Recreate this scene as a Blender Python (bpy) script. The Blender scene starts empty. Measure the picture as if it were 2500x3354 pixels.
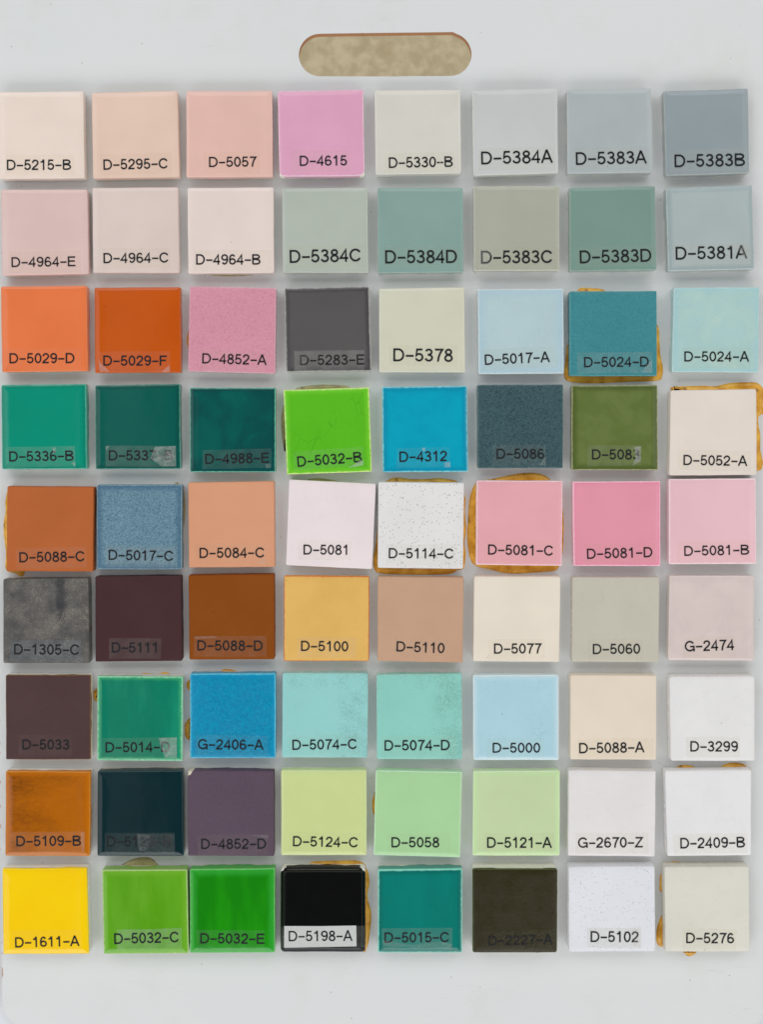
import bpy, bmesh, math, random
from mathutils import Vector, Matrix

# ------------------------------------------------------------------ camera
S = 0.00018            # metres per photograph pixel on the face of the board
FX, FY = 1250.0, 1400.0   # photograph pixel straight below the lens
D = 0.70               # lens to board face
ZB = 0.0060            # height of the board face above the table
sc = bpy.context.scene
cam_d = bpy.data.cameras.new('camera')
cam = bpy.data.objects.new('camera', cam_d)
sc.collection.objects.link(cam)
cam.location = (0, 0, ZB + D)
cam.rotation_euler = (0, 0, 0)
cam_d.sensor_fit = 'HORIZONTAL'
cam_d.sensor_width = 36.0
cam_d.lens = 36.0 * D / (2500 * S)
cam_d.shift_y = -(1677 - FY) / 2500.0
cam_d.clip_start = 0.01
cam_d.clip_end = 50
sc.camera = cam

# ------------------------------------------------------------------ light
world = bpy.data.worlds.new('World')
sc.world = world
world.use_nodes = True
bg = world.node_tree.nodes['Background']
bg.inputs[0].default_value = (0.93, 0.97, 1.0, 1)
bg.inputs[1].default_value = 0.13

def area_lamp(name, axis, inner, outer, length, shift, radiance, col):
    """added soft rectangular area lamp: inner and outer edge given as (distance, height) from the board along axis"""
    (di, zi), (do, zo) = inner, outer
    ax = Vector(axis)
    pi, po = ax * di + Vector((0, 0, zi)), ax * do + Vector((0, 0, zo))
    side = Vector((-ax.y, ax.x, 0))
    up = (pi - po).normalized()
    right = side
    nz = right.cross(up).normalized()                  # lamp shines along -Z
    if nz.dot((pi + po) / 2) < 0:
        right = -side
        nz = right.cross(up).normalized()
    l = bpy.data.lights.new(name, 'AREA')
    l.shape = 'RECTANGLE'
    l.size, l.size_y = length, (pi - po).length
    l.energy = radiance * l.size * l.size_y * math.pi
    l.color = col
    o = bpy.data.objects.new(name, l)
    sc.collection.objects.link(o)
    m = Matrix((right, up, nz)).transposed().to_4x4()
    m.translation = (pi + po) / 2 + side * shift
    o.matrix_world = m
    return o

# added soft lamps all round the board and one slim strip for its reflection
area_lamp('added_lamp_left', (-1, 0, 0), (1.05, 2.1), (2.7, 1.4), 5.0, 0.0, 0.98, (0.96, 0.985, 1.0))
area_lamp('added_lamp_front', (0, -1, 0), (1.60, 2.1), (2.9, 1.3), 5.0, 0.0, 2.35, (1.0, 1.0, 1.0))
area_lamp('added_lamp_right', (1, 0, 0), (1.05, 2.1), (2.7, 1.4), 5.0, 0.0, 0.82, (1.0, 0.99, 0.97))
area_lamp('added_lamp_back', (0, 1, 0), (1.15, 2.1), (2.6, 1.4), 5.0, 0.0, 1.75, (0.98, 0.99, 1.0))
area_lamp('added_strip_lamp', (-1, 0, 0), (0.55, 2.1), (0.68, 2.1), 4.4, 0.0, 0.22, (0.96, 0.985, 1.0))  # added lamp, placed for the vertical reflection band on glossy tiles

sc.view_settings.view_transform = 'Standard'
sc.view_settings.look = 'None'
sc.view_settings.exposure = 0
sc.view_settings.gamma = 1
sc.cycles.use_denoising = True
sc.cycles.max_bounces = 8
sc.cycles.transparent_max_bounces = 12

ILL = 0.88             # board-level illumination the albedos are read against

# ------------------------------------------------------------------ helpers
def lin(c):
    c = c / 255.0
    return c / 12.92 if c <= 0.04045 else ((c + 0.055) / 1.055) ** 2.4

def alb(rgb):
    return tuple(min(0.93, lin(c) / ILL) for c in rgb) + (1.0,)

def P(px, py, h=0.0):
    """photograph pixel -> world x, y on the plane h above the board face"""
    k = S * (D - h) / D
    return Vector(((px - FX) * k, -(py - FY) * k))

def link(name, me, parent=None, mat=None):
    o = bpy.data.objects.new(name, me)
    sc.collection.objects.link(o)
    if parent is not None:
        o.parent = parent
    if mat is not None:
        me.materials.append(mat)
    return o

def mesh(name, verts, faces, smooth=False):
    me = bpy.data.meshes.new(name)
    me.from_pydata([tuple(v) for v in verts], [], faces)
    me.update()
    if smooth:
        me.polygons.foreach_set('use_smooth', [True] * len(me.polygons))
    return me

class N:
    """small node-tree writer"""
    def __init__(self, name):
        self.m = bpy.data.materials.new(name)
        self.m.use_nodes = True
        self.t = self.m.node_tree
        self.b = self.t.nodes['Principled BSDF']
        self.out = self.t.nodes['Material Output']
    def node(self, kind, **kw):
        n = self.t.nodes.new(kind)
        for k, v in kw.items():
            setattr(n, k, v)
        return n
    def put(self, sock, v):
        if isinstance(v, bpy.types.NodeSocket):
            self.t.links.new(v, sock)
        else:
            sock.default_value = v
    def coords(self, off):
        tc = self.node('ShaderNodeTexCoord')
        mp = self.node('ShaderNodeMapping')
        self.put(mp.inputs['Vector'], tc.outputs['Object'])
        mp.inputs['Location'].default_value = off
        return mp.outputs[0]
    def noise(self, v, scale, detail=2.0, rough=0.5, dist=0.0):
        n = self.node('ShaderNodeTexNoise')
        self.put(n.inputs['Vector'], v)
        n.inputs['Scale'].default_value = scale
        n.inputs['Detail'].default_value = detail
        n.inputs['Roughness'].default_value = rough
        n.inputs['Distortion'].default_value = dist
        return n.outputs['Fac']
    def math(self, op, a, b=0.0, c=0.0, clamp=False):
        n = self.node('ShaderNodeMath', operation=op, use_clamp=clamp)
        self.put(n.inputs[0], a); self.put(n.inputs[1], b); self.put(n.inputs[2], c)
        return n.outputs[0]
    def ramp(self, v, lo, hi, a=0.0, b=1.0):
        n = self.node('ShaderNodeMapRange', interpolation_type='SMOOTHSTEP')
        self.put(n.inputs['Value'], v)
        n.inputs['From Min'].default_value = lo; n.inputs['From Max'].default_value = hi
        n.inputs['To Min'].default_value = a; n.inputs['To Max'].default_value = b
        return n.outputs[0]
    def mix(self, f, a, b):
        n = self.node('ShaderNodeMix', data_type='RGBA')
        self.put(n.inputs[0], f); self.put(n.inputs[6], a); self.put(n.inputs[7], b)
        return n.outputs[2]
    def sep(self, v):
        n = self.node('ShaderNodeSeparateXYZ')
        self.put(n.inputs[0], v)
        return n.outputs
    def bump(self, h, dist, strength=1.0, normal=None):
        n = self.node('ShaderNodeBump')
        self.put(n.inputs['Height'], h)
        n.inputs['Distance'].default_value = dist
        n.inputs['Strength'].default_value = strength
        if normal is not None:
            self.put(n.inputs['Normal'], normal)
        return n.outputs[0]

def shade(c, k):
    """a deeper (k<1) or paler (k>1) tone of an sRGB colour"""
    if k <= 1:
        return tuple(v * k for v in c)
    return tuple(v + (255 - v) * (k - 1) for v in c)

# ------------------------------------------------------------------ materials of the setting
def board_white():
    n = N('white_laminate')
    v = n.coords((0, 0, 0))
    base = n.mix(n.noise(v, 9, 3), alb((197, 199, 199)), alb((204, 205, 204)))
    tc = n.node('ShaderNodeMapping'); n.put(tc.inputs[0], v); tc.inputs['Scale'].default_value = (6, 260, 1)
    base = n.mix(n.ramp(n.noise(tc.outputs[0], 3, 3), 0.45, 0.8, 0, 0.35), base, alb((199, 200, 200)))
    grime = n.ramp(n.noise(v, 26, 5, 0.65), 0.52, 0.80, 0, 0.40)
    base = n.mix(grime, base, alb((190, 188, 180)))
    sm = n.node('ShaderNodeMapping'); n.put(sm.inputs[0], v); sm.inputs['Scale'].default_value = (1, 7, 1); sm.inputs['Rotation'].default_value = (0, 0, 0.5)
    smear = n.math('MULTIPLY', n.ramp(n.noise(sm.outputs[0], 34, 4, 0.7), 0.60, 0.72, 0, 0.30), n.ramp(n.noise(v, 7, 2), 0.45, 0.62))
    base = n.mix(smear, base, alb((178, 174, 164)))
    sc2 = n.node('ShaderNodeMapping'); n.put(sc2.inputs[0], v); sc2.inputs['Scale'].default_value = (1, 26, 1); sc2.inputs['Rotation'].default_value = (0, 0, -0.9)
    scr = n.math('MULTIPLY', n.ramp(n.noise(sc2.outputs[0], 60, 2, 0.5), 0.70, 0.74, 0, 0.35), n.ramp(n.noise(v, 11, 2), 0.52, 0.66))
    base = n.mix(scr, base, alb((168, 166, 160)))
    vo = n.node('ShaderNodeTexVoronoi'); n.put(vo.inputs['Vector'], v); vo.inputs['Scale'].default_value = 170
    sp = n.ramp(vo.outputs['Distance'], 0.05, 0.10, 1, 0)
    pick = n.ramp(n.sep(vo.outputs['Color'])[0], 0.86, 0.88, 0, 0.55)
    base = n.mix(n.math('MULTIPLY', sp, pick), base, alb((130, 124, 112)))
    n.put(n.b.inputs['Base Color'], base)
    n.b.inputs['Roughness'].default_value = 0.42
    n.b.inputs['Specular IOR Level'].default_value = 0.35
    n.put(n.b.inputs['Normal'], n.bump(n.noise(v, 700, 2), 0.00004, 0.4))
    return n.m

def fibreboard():
    n = N('brown_fibreboard')
    v = n.coords((0, 0, 0))
    n.put(n.b.inputs['Base Color'], n.mix(n.noise(v, 800, 4, 0.7), alb((164, 114, 76)), alb((190, 142, 104))))
    n.b.inputs['Roughness'].default_value = 0.85
    n.put(n.b.inputs['Normal'], n.bump(n.noise(v, 1500, 3), 0.0002, 0.7))
    return n.m

def tan_carpet():
    n = N('mottled_tan_carpet')
    v = n.coords((0, 0, 0))
    c = n.mix(n.ramp(n.noise(v, 62, 2, 0.5), 0.30, 0.70), alb((180, 164, 132)), alb((201, 186, 154)))
    c = n.mix(n.ramp(n.noise(v, 38, 1), 0.5, 0.8, 0, 0.5), c, alb((172, 154, 118)))
    n.put(n.b.inputs['Base Color'], c)
    n.b.inputs['Roughness'].default_value = 0.95
    n.put(n.b.inputs['Normal'], n.bump(n.noise(v, 1800, 2), 0.0002, 0.5))
    return n.m

def table_white():
    n = N('pale_tabletop')
    v = n.coords((0, 0, 0))
    n.put(n.b.inputs['Base Color'], n.mix(n.noise(v, 12, 3), alb((200, 204, 210)), alb((208, 212, 216))))
    n.b.inputs['Roughness'].default_value = 0.5
    return n.m

# ------------------------------------------------------------------ table and the carpet below it
def box(name, x0, x1, y0, y1, z0, z1, mat, parent=None):
    v = [(x, y, z) for z in (z0, z1) for x, y in ((x0, y0), (x1, y0), (x1, y1), (x0, y1))]
    return link(name, mesh(name, v, [(3, 2, 1, 0), (4, 5, 6, 7), (0, 1, 5, 4), (1, 2, 6, 5), (2, 3, 7, 6), (3, 0, 4, 7)]), parent, mat)

FLOOR = -0.70
ty = P(0, 292).y                      # the table stops short of the handle hole, so the hole looks down on the carpet
table = bpy.data.objects.new('table', None)
sc.collection.objects.link(table)
table.location = (0, 0, FLOOR)
table['label'] = 'pale table under the board, seen past its rounded bottom corners'
table['category'] = 'table'
tw = table_white()
box('tabletop', -0.48, 0.48, -0.66, ty, -FLOOR - 0.025, -FLOOR, tw, table)
for x in (-0.45, 0.41):
    for y in (-0.63, ty - 0.06):
        box('leg', x, x + 0.04, y, y + 0.04, 0, -FLOOR - 0.025, tw, table)
carpet = link('carpet', mesh('carpet', [(-1.2, -1.2, FLOOR), (1.2, -1.2, FLOOR), (1.2, 1.4, FLOOR), (-1.2, 1.4, FLOOR)], [(0, 1, 2, 3)]), None, tan_carpet())
carpet['kind'] = 'structure'
carpet['label'] = 'mottled tan carpet seen far below through the handle hole'
carpet['category'] = 'carpet'

# ------------------------------------------------------------------ the board
def arc(cx, cy, r, a0, a1, k):
    return [(cx + r * math.cos(math.radians(a0 + (a1 - a0) * i / k)), cy + r * math.sin(math.radians(a0 + (a1 - a0) * i / k))) for i in range(k + 1)]

def board_outline(chips):
    """outline in photograph pixels (y down), rounded corners, worn left edge"""
    r = 76
    TL, TR, BR, BL = (-30, -30), (2530, -30), (2516, 3360), (8, 3359)
    o = arc(TL[0] + r, TL[1] + r, r, 180, 270, 14)
    o += arc(TR[0] - r, TR[1] + r, r, 270, 360, 14)
    o += arc(BR[0] - r, BR[1] - r, r, 0, 90, 14)
    o += arc(BL[0] + r, BL[1] - r, r, 90, 180, 14)
    y = BL[1] - r - 4
    rg = random.Random(8)
    while y > TL[1] + r + 4:
        f = (y - TL[1]) / (BL[1] - TL[1])
        x = TL[0] + (BL[0] - TL[0]) * f
        if chips:
            for c, half, dep in ((3178, 14, 4.5), (3192, 9, 4), (2275, 8, 4), (2360, 12, 4.5), (2432, 10, 4.5), (2466, 7, 4), (2560, 9, 4), (2640, 6, 3), (2705, 8, 4), (2780, 5, 3), (3085, 6, 3), (3120, 5, 3), (2080, 8, 3), (1900, 6, 3)):
                if abs(y - c) < half:
                    x += 0.75 * dep * (1 - abs(y - c) / half) ** 0.5 + rg.uniform(-0.4, 0.8)
            x += max(0, rg.gauss(0, 0.35))
        o.append((x, y))
        y -= 4 if chips else 60
    return o

def hole_outline():
    o = arc(1049, 181.5, 69.5, 90, 270, 22)
    o += [(1150, 110.5), (1187, 110.0), (1188.5, 108.3), (1190, 110.0), (1300, 108.6), (1400, 107.6), (1478, 106.6), (1484, 106.8)]
    o += arc(1474, 179.5, 70.5, -72, 90, 20)
    o += [(1400, 250.4), (1300, 251.0), (1329, 251.6), (1200, 251.4)]
    return o

def sheet_with_hole(name, outer, inner, z0, z1, mat, parent):
    bm = bmesh.new()
    loops = []
    for loop in (outer, inner):
        vs = [bm.verts.new((*P(x, y), z1)) for x, y in loop]
        es = [bm.edges.new((vs[i], vs[(i + 1) % len(vs)])) for i in range(len(vs))]
        loops.append((vs, es))
    bmesh.ops.triangle_fill(bm, use_beauty=True, edges=loops[0][1] + loops[1][1])
    for f in bm.faces:
        if f.normal.z < 0:
            f.normal_flip()
    top = list(bm.faces)
    bot = {}
    for vs, es in loops:
        for v in vs:
            bot[v] = bm.verts.new((v.co.x, v.co.y, z0))
    for f in top:
        bm.faces.new([bot[v] for v in reversed(f.verts)])
    for vs, es in loops:
        for i in range(len(vs)):
            a, b = vs[i], vs[(i + 1) % len(vs)]
            bm.faces.new((a, b, bot[b], bot[a]))
    bmesh.ops.recalc_face_normals(bm, faces=bm.faces)
    me = bpy.data.meshes.new(name)
    bm.to_mesh(me); bm.free()
    return link(name, me, parent, mat)

board = bpy.data.objects.new('sample_board', None)
sc.collection.objects.link(board)
board.location = (0, 0, 0)
board['label'] = 'white laminated board with rounded corners and oblong handle hole carrying tiles'
board['category'] = 'sample board'
hol = hole_outline()
core = sheet_with_hole('core', board_outline(False), hol, 0.0005, ZB - 0.0003, fibreboard(), board)
hs = [(x + (1262 - x) * -0.0015, y + (180 - y) * -0.004) for x, y in hol]
face = sheet_with_hole('white_face', board_outline(True), hs, ZB - 0.0003, ZB, board_white(), board)
core['label'] = 'brown fibreboard core bared along the handle hole'

# ------------------------------------------------------------------ lettering drawn as strokes
H = 0.071
def el(cx, cy, rx, ry, a0, a1, k=14):
    return [(cx + rx * math.cos(math.radians(a0 + (a1 - a0) * i / k)), cy + ry * math.sin(math.radians(a0 + (a1 - a0) * i / k))) for i in range(k + 1)]
six_a = el(.39, .5, .27, .5 - H, 42, 190, 12)
six_b = el(.39, .31, .265, .31 - H, 0, 360, 20)
rot = lambda pts: [(.774 - x, 1 - y) for x, y in pts]
GLYPH = {
    'D': (1.0, [([(.14, H), (.14, 1 - H), (.46, 1 - H)] + el(.46, .5, .40, .5 - H, 90, -90, 16)[1:], True)]),
    'G': (1.07, [(el(.53, .5, .42, .5 - H, 35, 318, 20), False), ([(.56, .46), (.93, .46), (.93, 0)], False)]),
    'C': (1.0, [(el(.53, .5, .41, .5 - H, 32, 328, 22), False)]),
    'A': (.93, [([(.06, 0), (.44, 1 - H * .6), (.49, 1 - H * .6), (.87, 0)], False), ([(.2, .33), (.73, .33)], False)]),
    'B': (.93, [([(.14, H), (.14, 1 - H), (.5, 1 - H)] + el(.5, .755, .27, .245 - H, 90, -90, 10)[1:] + [(.14, .51 + H)], False), ([(.14, .51), (.5, .51)] + el(.5, .283, .32, .283 - H, 90, -90, 12)[0:] + [(.14, H)], False)]),
    'E': (.92, [([(.82, H), (.14, H), (.14, 1 - H), (.80, 1 - H)], False), ([(.14, .53), (.76, .53)], False)]),
    'F': (.85, [([(.14, 0), (.14, 1 - H), (.76, 1 - H)], False), ([(.14, .52), (.68, .52)], False)]),
    'Z': (.85, [([(.09, 1 - H), (.74, 1 - H), (.09, H), (.79, H)], False)]),
    '-': (.74, [([(.06, .43), (.68, .43)], False)]),
    '=': (.74, [([(.06, .43), (.33, .43)], False), ([(.41, .43), (.68, .43)], False)]),
    '0': (.774, [(el(.387, .5, .265, .5 - H, 0, 360, 26)[:-1], True)]),
    '1': (.774, [([(.14, .755), (.27, .775), (.37, .85), (.415, 1)], False), ([(.44, 0), (.44, 1)], False)]),
    '2': (.774, [(el(.385, .70, .255, .30 - H, 185, -35, 14) + [(.45, .40), (.24, .25), (.135, .12), (.115, H), (.67, H)], False)]),
    '3': (.774, [(el(.37, .74, .225, .26 - H, 165, -90, 12), False), ([(.28, .53)] + el(.37, .295, .265, .295 - H + .0, 90, -168, 14), False)]),
    '4': (.774, [([(.53, 0), (.53, .93), (.08, .29), (.71, .29)], False)]),
    '5': (.774, [([(.63, 1 - H), (.21, 1 - H), (.135, .46)] + el(.375, .33, .27, .33 - H, 140, -162, 16), False)]),
    '6': (.774, [(six_a, False), (six_b[:-1], True)]),
    '7': (.774, [([(.09, 1 - H), (.68, 1 - H), (.51, .68), (.38, .36), (.32, 0)], False)]),
    '8': (.774, [(el(.387, .745, .22, .255 - H, 0, 360, 18)[:-1], True), (el(.387, .28, .265, .28 - H + .02, 0, 360, 20)[:-1], True)]),
    '9': (.774, [(rot(six_a), False), (rot(six_b)[:-1], True)]),
}

def ribbon(pts, closed, h, verts, faces, z, xf):
    n = len(pts)
    L, R = [], []
    for i in range(n):
        p = Vector(pts[i])
        a = Vector(pts[i - 1]) if (i > 0 or closed) else None
        b = Vector(pts[(i + 1) % n]) if (i < n - 1 or closed) else None
        da = (p - a).normalized() if a is not None and (p - a).length > 1e-6 else None
        db = (b - p).normalized() if b is not None and (b - p).length > 1e-6 else None
        if da is None: da = db
        if db is None: db = da
        na, nb = Vector((-da.y, da.x)), Vector((-db.y, db.x))
        mm = na + nb
        if mm.length < 0.35:
            mm = na
            k = 1
        else:
            mm.normalize()
            k = min(1.0 / max(mm.dot(na), 0.3), 2.0)
        L.append(p + mm * h * k); R.append(p - mm * h * k)
    base = len(verts)
    for i in range(n):
        verts.append((*xf(L[i]), z)); verts.append((*xf(R[i]), z))
    for i in range(n if closed else n - 1):
        j = (i + 1) % n
        faces.append((base + 2 * i, base + 2 * i + 1, base + 2 * j + 1, base + 2 * j))

# ------------------------------------------------------------------ materials of the tiles
def glaze(t, seed):
    """t: the tile record. Colour, thin pale rim, pooling, pattern and gloss of the fired glaze"""
    n = N('glaze_' + t['col_name'].replace(' ', '_'))
    rg = random.Random(seed)
    vs = {'g': 0.003, 's': 0.007, 'm': 0.005}[t['gloss']]       # share of the reading that is surface sheen
    cal = CAL.get(t['text'], (1, 1, 1))                          # tint trim read off the photograph
    A = lambda rgb: tuple(min(0.93, max(lin(c) * k - vs, 0.0006) / ILL) for c, k in zip(rgb, cal)) + (1.0,)
    v = n.coords((rg.uniform(-5, 5), rg.uniform(-5, 5), rg.uniform(-5, 5)))
    raw = n.coords((0, 0, 0))
    at = n.node('ShaderNodeAttribute', attribute_name='edge')
    edge = at.outputs['Fac']                      # millimetres in from the tile's edge
    c = t['rgb']
    pat = t.get('pat', 'plain')
    amt = t.get('var', 0.018)
    col = n.mix(n.ramp(n.noise(v, 38, 3, 0.55), 0.3, 0.7), A(shade(c, 1 - amt)), A(shade(c, 1 + amt * 0.6)))
    nrm_h, nrm_d = n.noise(v, 60, 2), 0.00005
    extra = None
    if pat == 'fine':
        g = n.noise(v, 1100, 3, 0.7)
        col = n.mix(n.ramp(g, 0.40, 0.66, 0, t.get('pm', 0.55)), col, A(t.get('c2', shade(c, 1.35))))
        col = n.mix(n.ramp(n.noise(v, 640, 2), 0.58, 0.72, 0, 0.35), col, A(shade(c, 0.82)))
        extra = (g, 0.00012)
    elif pat == 'mottle':
        g = n.noise(v, t.get('ps', 720), 3, 0.6, 1.2)
        col = n.mix(n.ramp(g, 0.44, 0.60, 0, t.get('pm', 0.8)), col, A(t['c2']))
        extra = (g, 0.0002)
    elif pat == 'wrinkle':
        g = n.noise(v, 560, 2, 0.5, 0.8)
        s = n.sep(raw)
        right = n.ramp(s[0], 0.002, 0.013)
        top = n.ramp(s[1], 0.010, 0.021)
        msk = n.math('MAXIMUM', right, n.math('MULTIPLY', top, 0.8), clamp=True)
        msk = n.math('MULTIPLY', msk, n.ramp(n.noise(v, 90, 2), 0.30, 0.62))
        msk = n.math('ADD', n.math('MULTIPLY', msk, 0.9), 0.06)
        ridg = n.math('ABSOLUTE', n.math('SUBTRACT', g, 0.5))
        dk = n.math('MULTIPLY', n.ramp(ridg, 0.0, 0.05, 1, 0), msk)
        col = n.mix(n.math('MULTIPLY', dk, 0.10), col, A(t['c2']))
        extra = (n.math('MULTIPLY', n.ramp(ridg, 0.0, 0.12), msk), 0.00022)
    elif pat == 'speck':
        for sc_, th, pr, cc in ((700, 0.20, 0.80, t['c2']), (900, 0.24, 0.85, t['c2']), (480, 0.13, 0.90, shade(t['c2'], 0.75))):
            vo = n.node('ShaderNodeTexVoronoi'); n.put(vo.inputs['Vector'], v); vo.inputs['Scale'].default_value = sc_
            dot = n.math('MULTIPLY', n.ramp(vo.outputs['Distance'], th, th + 0.10, 1, 0), n.ramp(n.sep(vo.outputs['Color'])[0], pr, pr + 0.02))
            col = n.mix(n.math('MULTIPLY', dot, t.get('pm', 0.9)), col, A(cc))
    elif pat == 'pewter':
        col = n.mix(n.ramp(n.noise(v, 70, 4, 0.6), 0.30, 0.74), A((72, 73, 74)), A((110, 107, 101)))
        s = n.sep(raw)
        bar = n.math('MULTIPLY', n.ramp(n.math('ABSOLUTE', n.math('SUBTRACT', s[0], 0.0085)), 0.001, 0.004, 1, 0), n.ramp(s[1], -0.004, 0.004))
        col = n.mix(n.math('MULTIPLY', bar, 0.7), col, A((58, 59, 62)))
        g = n.noise(v, 900, 2, 0.6)
        vo = n.node('ShaderNodeTexVoronoi'); n.put(vo.inputs['Vector'], v); vo.inputs['Scale'].default_value = 1250
        dot = n.math('MULTIPLY', n.ramp(vo.outputs['Distance'], 0.25, 0.45, 1, 0), n.ramp(n.sep(vo.outputs['Color'])[0], 0.35, 0.9))
        dot = n.math('MULTIPLY', dot, n.ramp(n.noise(v, 70, 2), 0.38, 0.62))
        col = n.mix(n.math('MULTIPLY', dot, 0.62), col, A((166, 158, 146)))
        extra = (g, 0.0002)
    elif pat == 'streak':
        mp = n.node('ShaderNodeMapping'); n.put(mp.inputs[0], v)
        mp.inputs['Scale'].default_value = (1, 1.9, 1); mp.inputs['Rotation'].default_value = (0, 0, -0.3)
        s = n.sep(raw)
        g = n.noise(mp.outputs[0], 46, 3, 0.5, 0.3)
        dark = n.ramp(n.math('ADD', n.math('MULTIPLY', s[0], -13.0), n.math('ADD', n.math('MULTIPLY', s[1], 8.0), n.math('MULTIPLY', g, 1.1))), 0.30, 1.15, 0.22, 0.62)
        dark = n.math('MULTIPLY', dark, n.ramp(edge, 0.8, 4.0, 0.25, 1.0))
        fib = n.noise(mp.outputs[0], 420, 4, 0.65, 0.4)
        dark = n.math('MULTIPLY', dark, n.ramp(fib, 0.28, 0.70, 0.70, 1.2), clamp=True)
        col = n.mix(dark, A((196, 110, 4)), A((78, 38, 8)))
    elif pat == 'crackle':
        vo = n.node('ShaderNodeTexVoronoi', feature='DISTANCE_TO_EDGE')
        mp = n.node('ShaderNodeMapping'); n.put(mp.inputs[0], v); mp.inputs['Scale'].default_value = (1.5, 1, 1)
        n.put(vo.inputs['Vector'], mp.outputs[0]); vo.inputs['Scale'].default_value = t.get('ps', 130)
        ln = n.ramp(vo.outputs['Distance'], 0.0, 0.035, 1, 0)
        ln = n.math('MULTIPLY', ln, n.ramp(n.noise(v, 80, 2), 0.40, 0.65))
        col = n.mix(n.math('MULTIPLY', ln, t.get('pm', 0.35)), col, A(t['c2']))
    elif pat == 'cloud':
        g = n.noise(v, t.get('ps', 75), 4, 0.6, 0.6)
        col = n.mix(n.ramp(g, 0.38, 0.66, 0, t.get('pm', 0.7)), col, A(t['c2']))
    elif pat == 'run_sheen':
        # long vertical washes: glaze tone, with a reflection painted in on some greens
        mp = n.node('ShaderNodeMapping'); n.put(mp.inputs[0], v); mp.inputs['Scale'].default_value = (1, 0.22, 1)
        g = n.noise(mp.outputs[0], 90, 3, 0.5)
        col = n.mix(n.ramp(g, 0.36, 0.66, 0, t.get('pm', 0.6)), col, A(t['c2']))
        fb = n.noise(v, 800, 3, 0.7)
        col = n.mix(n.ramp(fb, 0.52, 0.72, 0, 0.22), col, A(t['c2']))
    elif pat == 'dusty':
        g = n.noise(v, 520, 5, 0.75)
        col = n.mix(n.ramp(g, 0.56, 0.78, 0, 0.45), col, A(t['c2']))
        extra = (g, 0.00012)
    # a few pinholes and grit under every glaze
    vo = n.node('ShaderNodeTexVoronoi'); n.put(vo.inputs['Vector'], v); vo.inputs['Scale'].default_value = 120
    pin = n.math('MULTIPLY', n.ramp(vo.outputs['Distance'], 0.035, 0.07, 1, 0), n.ramp(n.sep(vo.outputs['Color'])[1], 0.90, 0.91, 0, 0.5))
    col = n.mix(pin, col, A(shade(c, 0.55)))
    # pooling just inside the edge
    wob = n.math('MULTIPLY', n.math('SUBTRACT', n.noise(v, 170, 3), 0.5), 1.6)
    e2 = n.math('ADD', edge, n.math('MULTIPLY', wob, n.ramp(edge, 0.3, 2.0)))
    if t.get('pool'):
        pc, pw, pk = t['pool']
        col = n.mix(n.ramp(e2, 0.8, pw, pk, 0), col, A(pc))
    # thin glaze along the arris
    rw = t.get('rw', 0.9)
    e3 = n.math('ADD', edge, n.math('MULTIPLY', n.math('SUBTRACT', n.noise(v, 420, 3, 0.6), 0.5), t.get('rj', 0.9)))
    rim = n.math('MULTIPLY', n.ramp(e3, 0.15, rw, 1, 0), t.get('rk', 0.8))
    # below the arris the glaze thickens again
    skirt = n.ramp(edge, -1.2, -0.1, 0.25, 1)
    col = n.mix(n.math('MULTIPLY', rim, skirt), col, A(t['rim']))
    n.put(n.b.inputs['Base Color'], col)
    gl = t['gloss']
    rough = {'g': 0.10, 's': 0.30, 'm': 0.55}[gl]
    n.put(n.b.inputs['Roughness'], n.ramp(n.noise(v, 140, 3), 0.3, 0.7, rough * 0.85, rough * 1.25))
    n.b.inputs['Specular IOR Level'].default_value = {'g': 0.45, 's': 0.30, 'm': 0.12}[gl]
    nb = n.bump(nrm_h, {'g': 0.00016, 's': 0.0001, 'm': 0.0001}[gl], 1.0)
    nb = n.bump(n.noise(v, 900, 2), {'g': 0.000006, 's': 0.00003, 'm': 0.00006}[gl], 1.0, nb)
    if extra:
        nb = n.bump(extra[0], extra[1] * t.get('bk', 1.0), 1.0, nb)
    n.put(n.b.inputs['Normal'], nb)
    return n.m

def clay(rgb, name):
    n = N(name)
    v = n.coords((0, 0, 0))
    n.put(n.b.inputs['Base Color'], n.mix(n.noise(v, 260, 4, 0.65), alb(shade(rgb, 0.88)), alb(rgb)))
    n.b.inputs['Roughness'].default_value = 0.8
    n.put(n.b.inputs['Normal'], n.bump(n.noise(v, 900, 3), 0.0001, 0.6))
    return n.m
CLAY_WHITE = clay((226, 222, 212), 'white_clay')
CLAY_CREAM = clay((206, 196, 176), 'cream_clay')
CLAY_RED = clay((140, 84, 54), 'red_clay')

_tapes = {}
def tape_mat(haze, tint, grain=0.0, seed=0):
    key = (haze, tint, grain, seed)
    if key in _tapes:
        return _tapes[key]
    n = N('clear_tape')
    v = n.coords((seed * 1.7, seed * 0.9, 0))
    tr = n.node('ShaderNodeBsdfTransparent')
    tr.inputs[0].default_value = tuple(1 - (1 - x) * 0.5 for x in tint) + (1,)
    n.b.inputs['Base Color'].default_value = (0.80, 0.80, 0.78, 1)
    n.b.inputs['Roughness'].default_value = 0.28
    n.b.inputs['Specular IOR Level'].default_value = 0.4
    mx = n.node('ShaderNodeMixShader')
    f = n.ramp(n.noise(v, 150, 4, 0.6), 0.3, 0.75, haze * 0.65, haze * 1.35)
    if grain:
        f = n.math('MULTIPLY', f, n.ramp(n.noise(v, 520, 4, 0.7, 0.8), 0.38, 0.58, 1 - grain, 1))
    n.put(mx.inputs[0], f)
    n.t.links.new(tr.outputs[0], mx.inputs[1])
    n.t.links.new(n.b.outputs[0], mx.inputs[2])
    n.t.links.new(mx.outputs[0], n.out.inputs['Surface'])
    _tapes[key] = n.m
    return n.m

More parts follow.
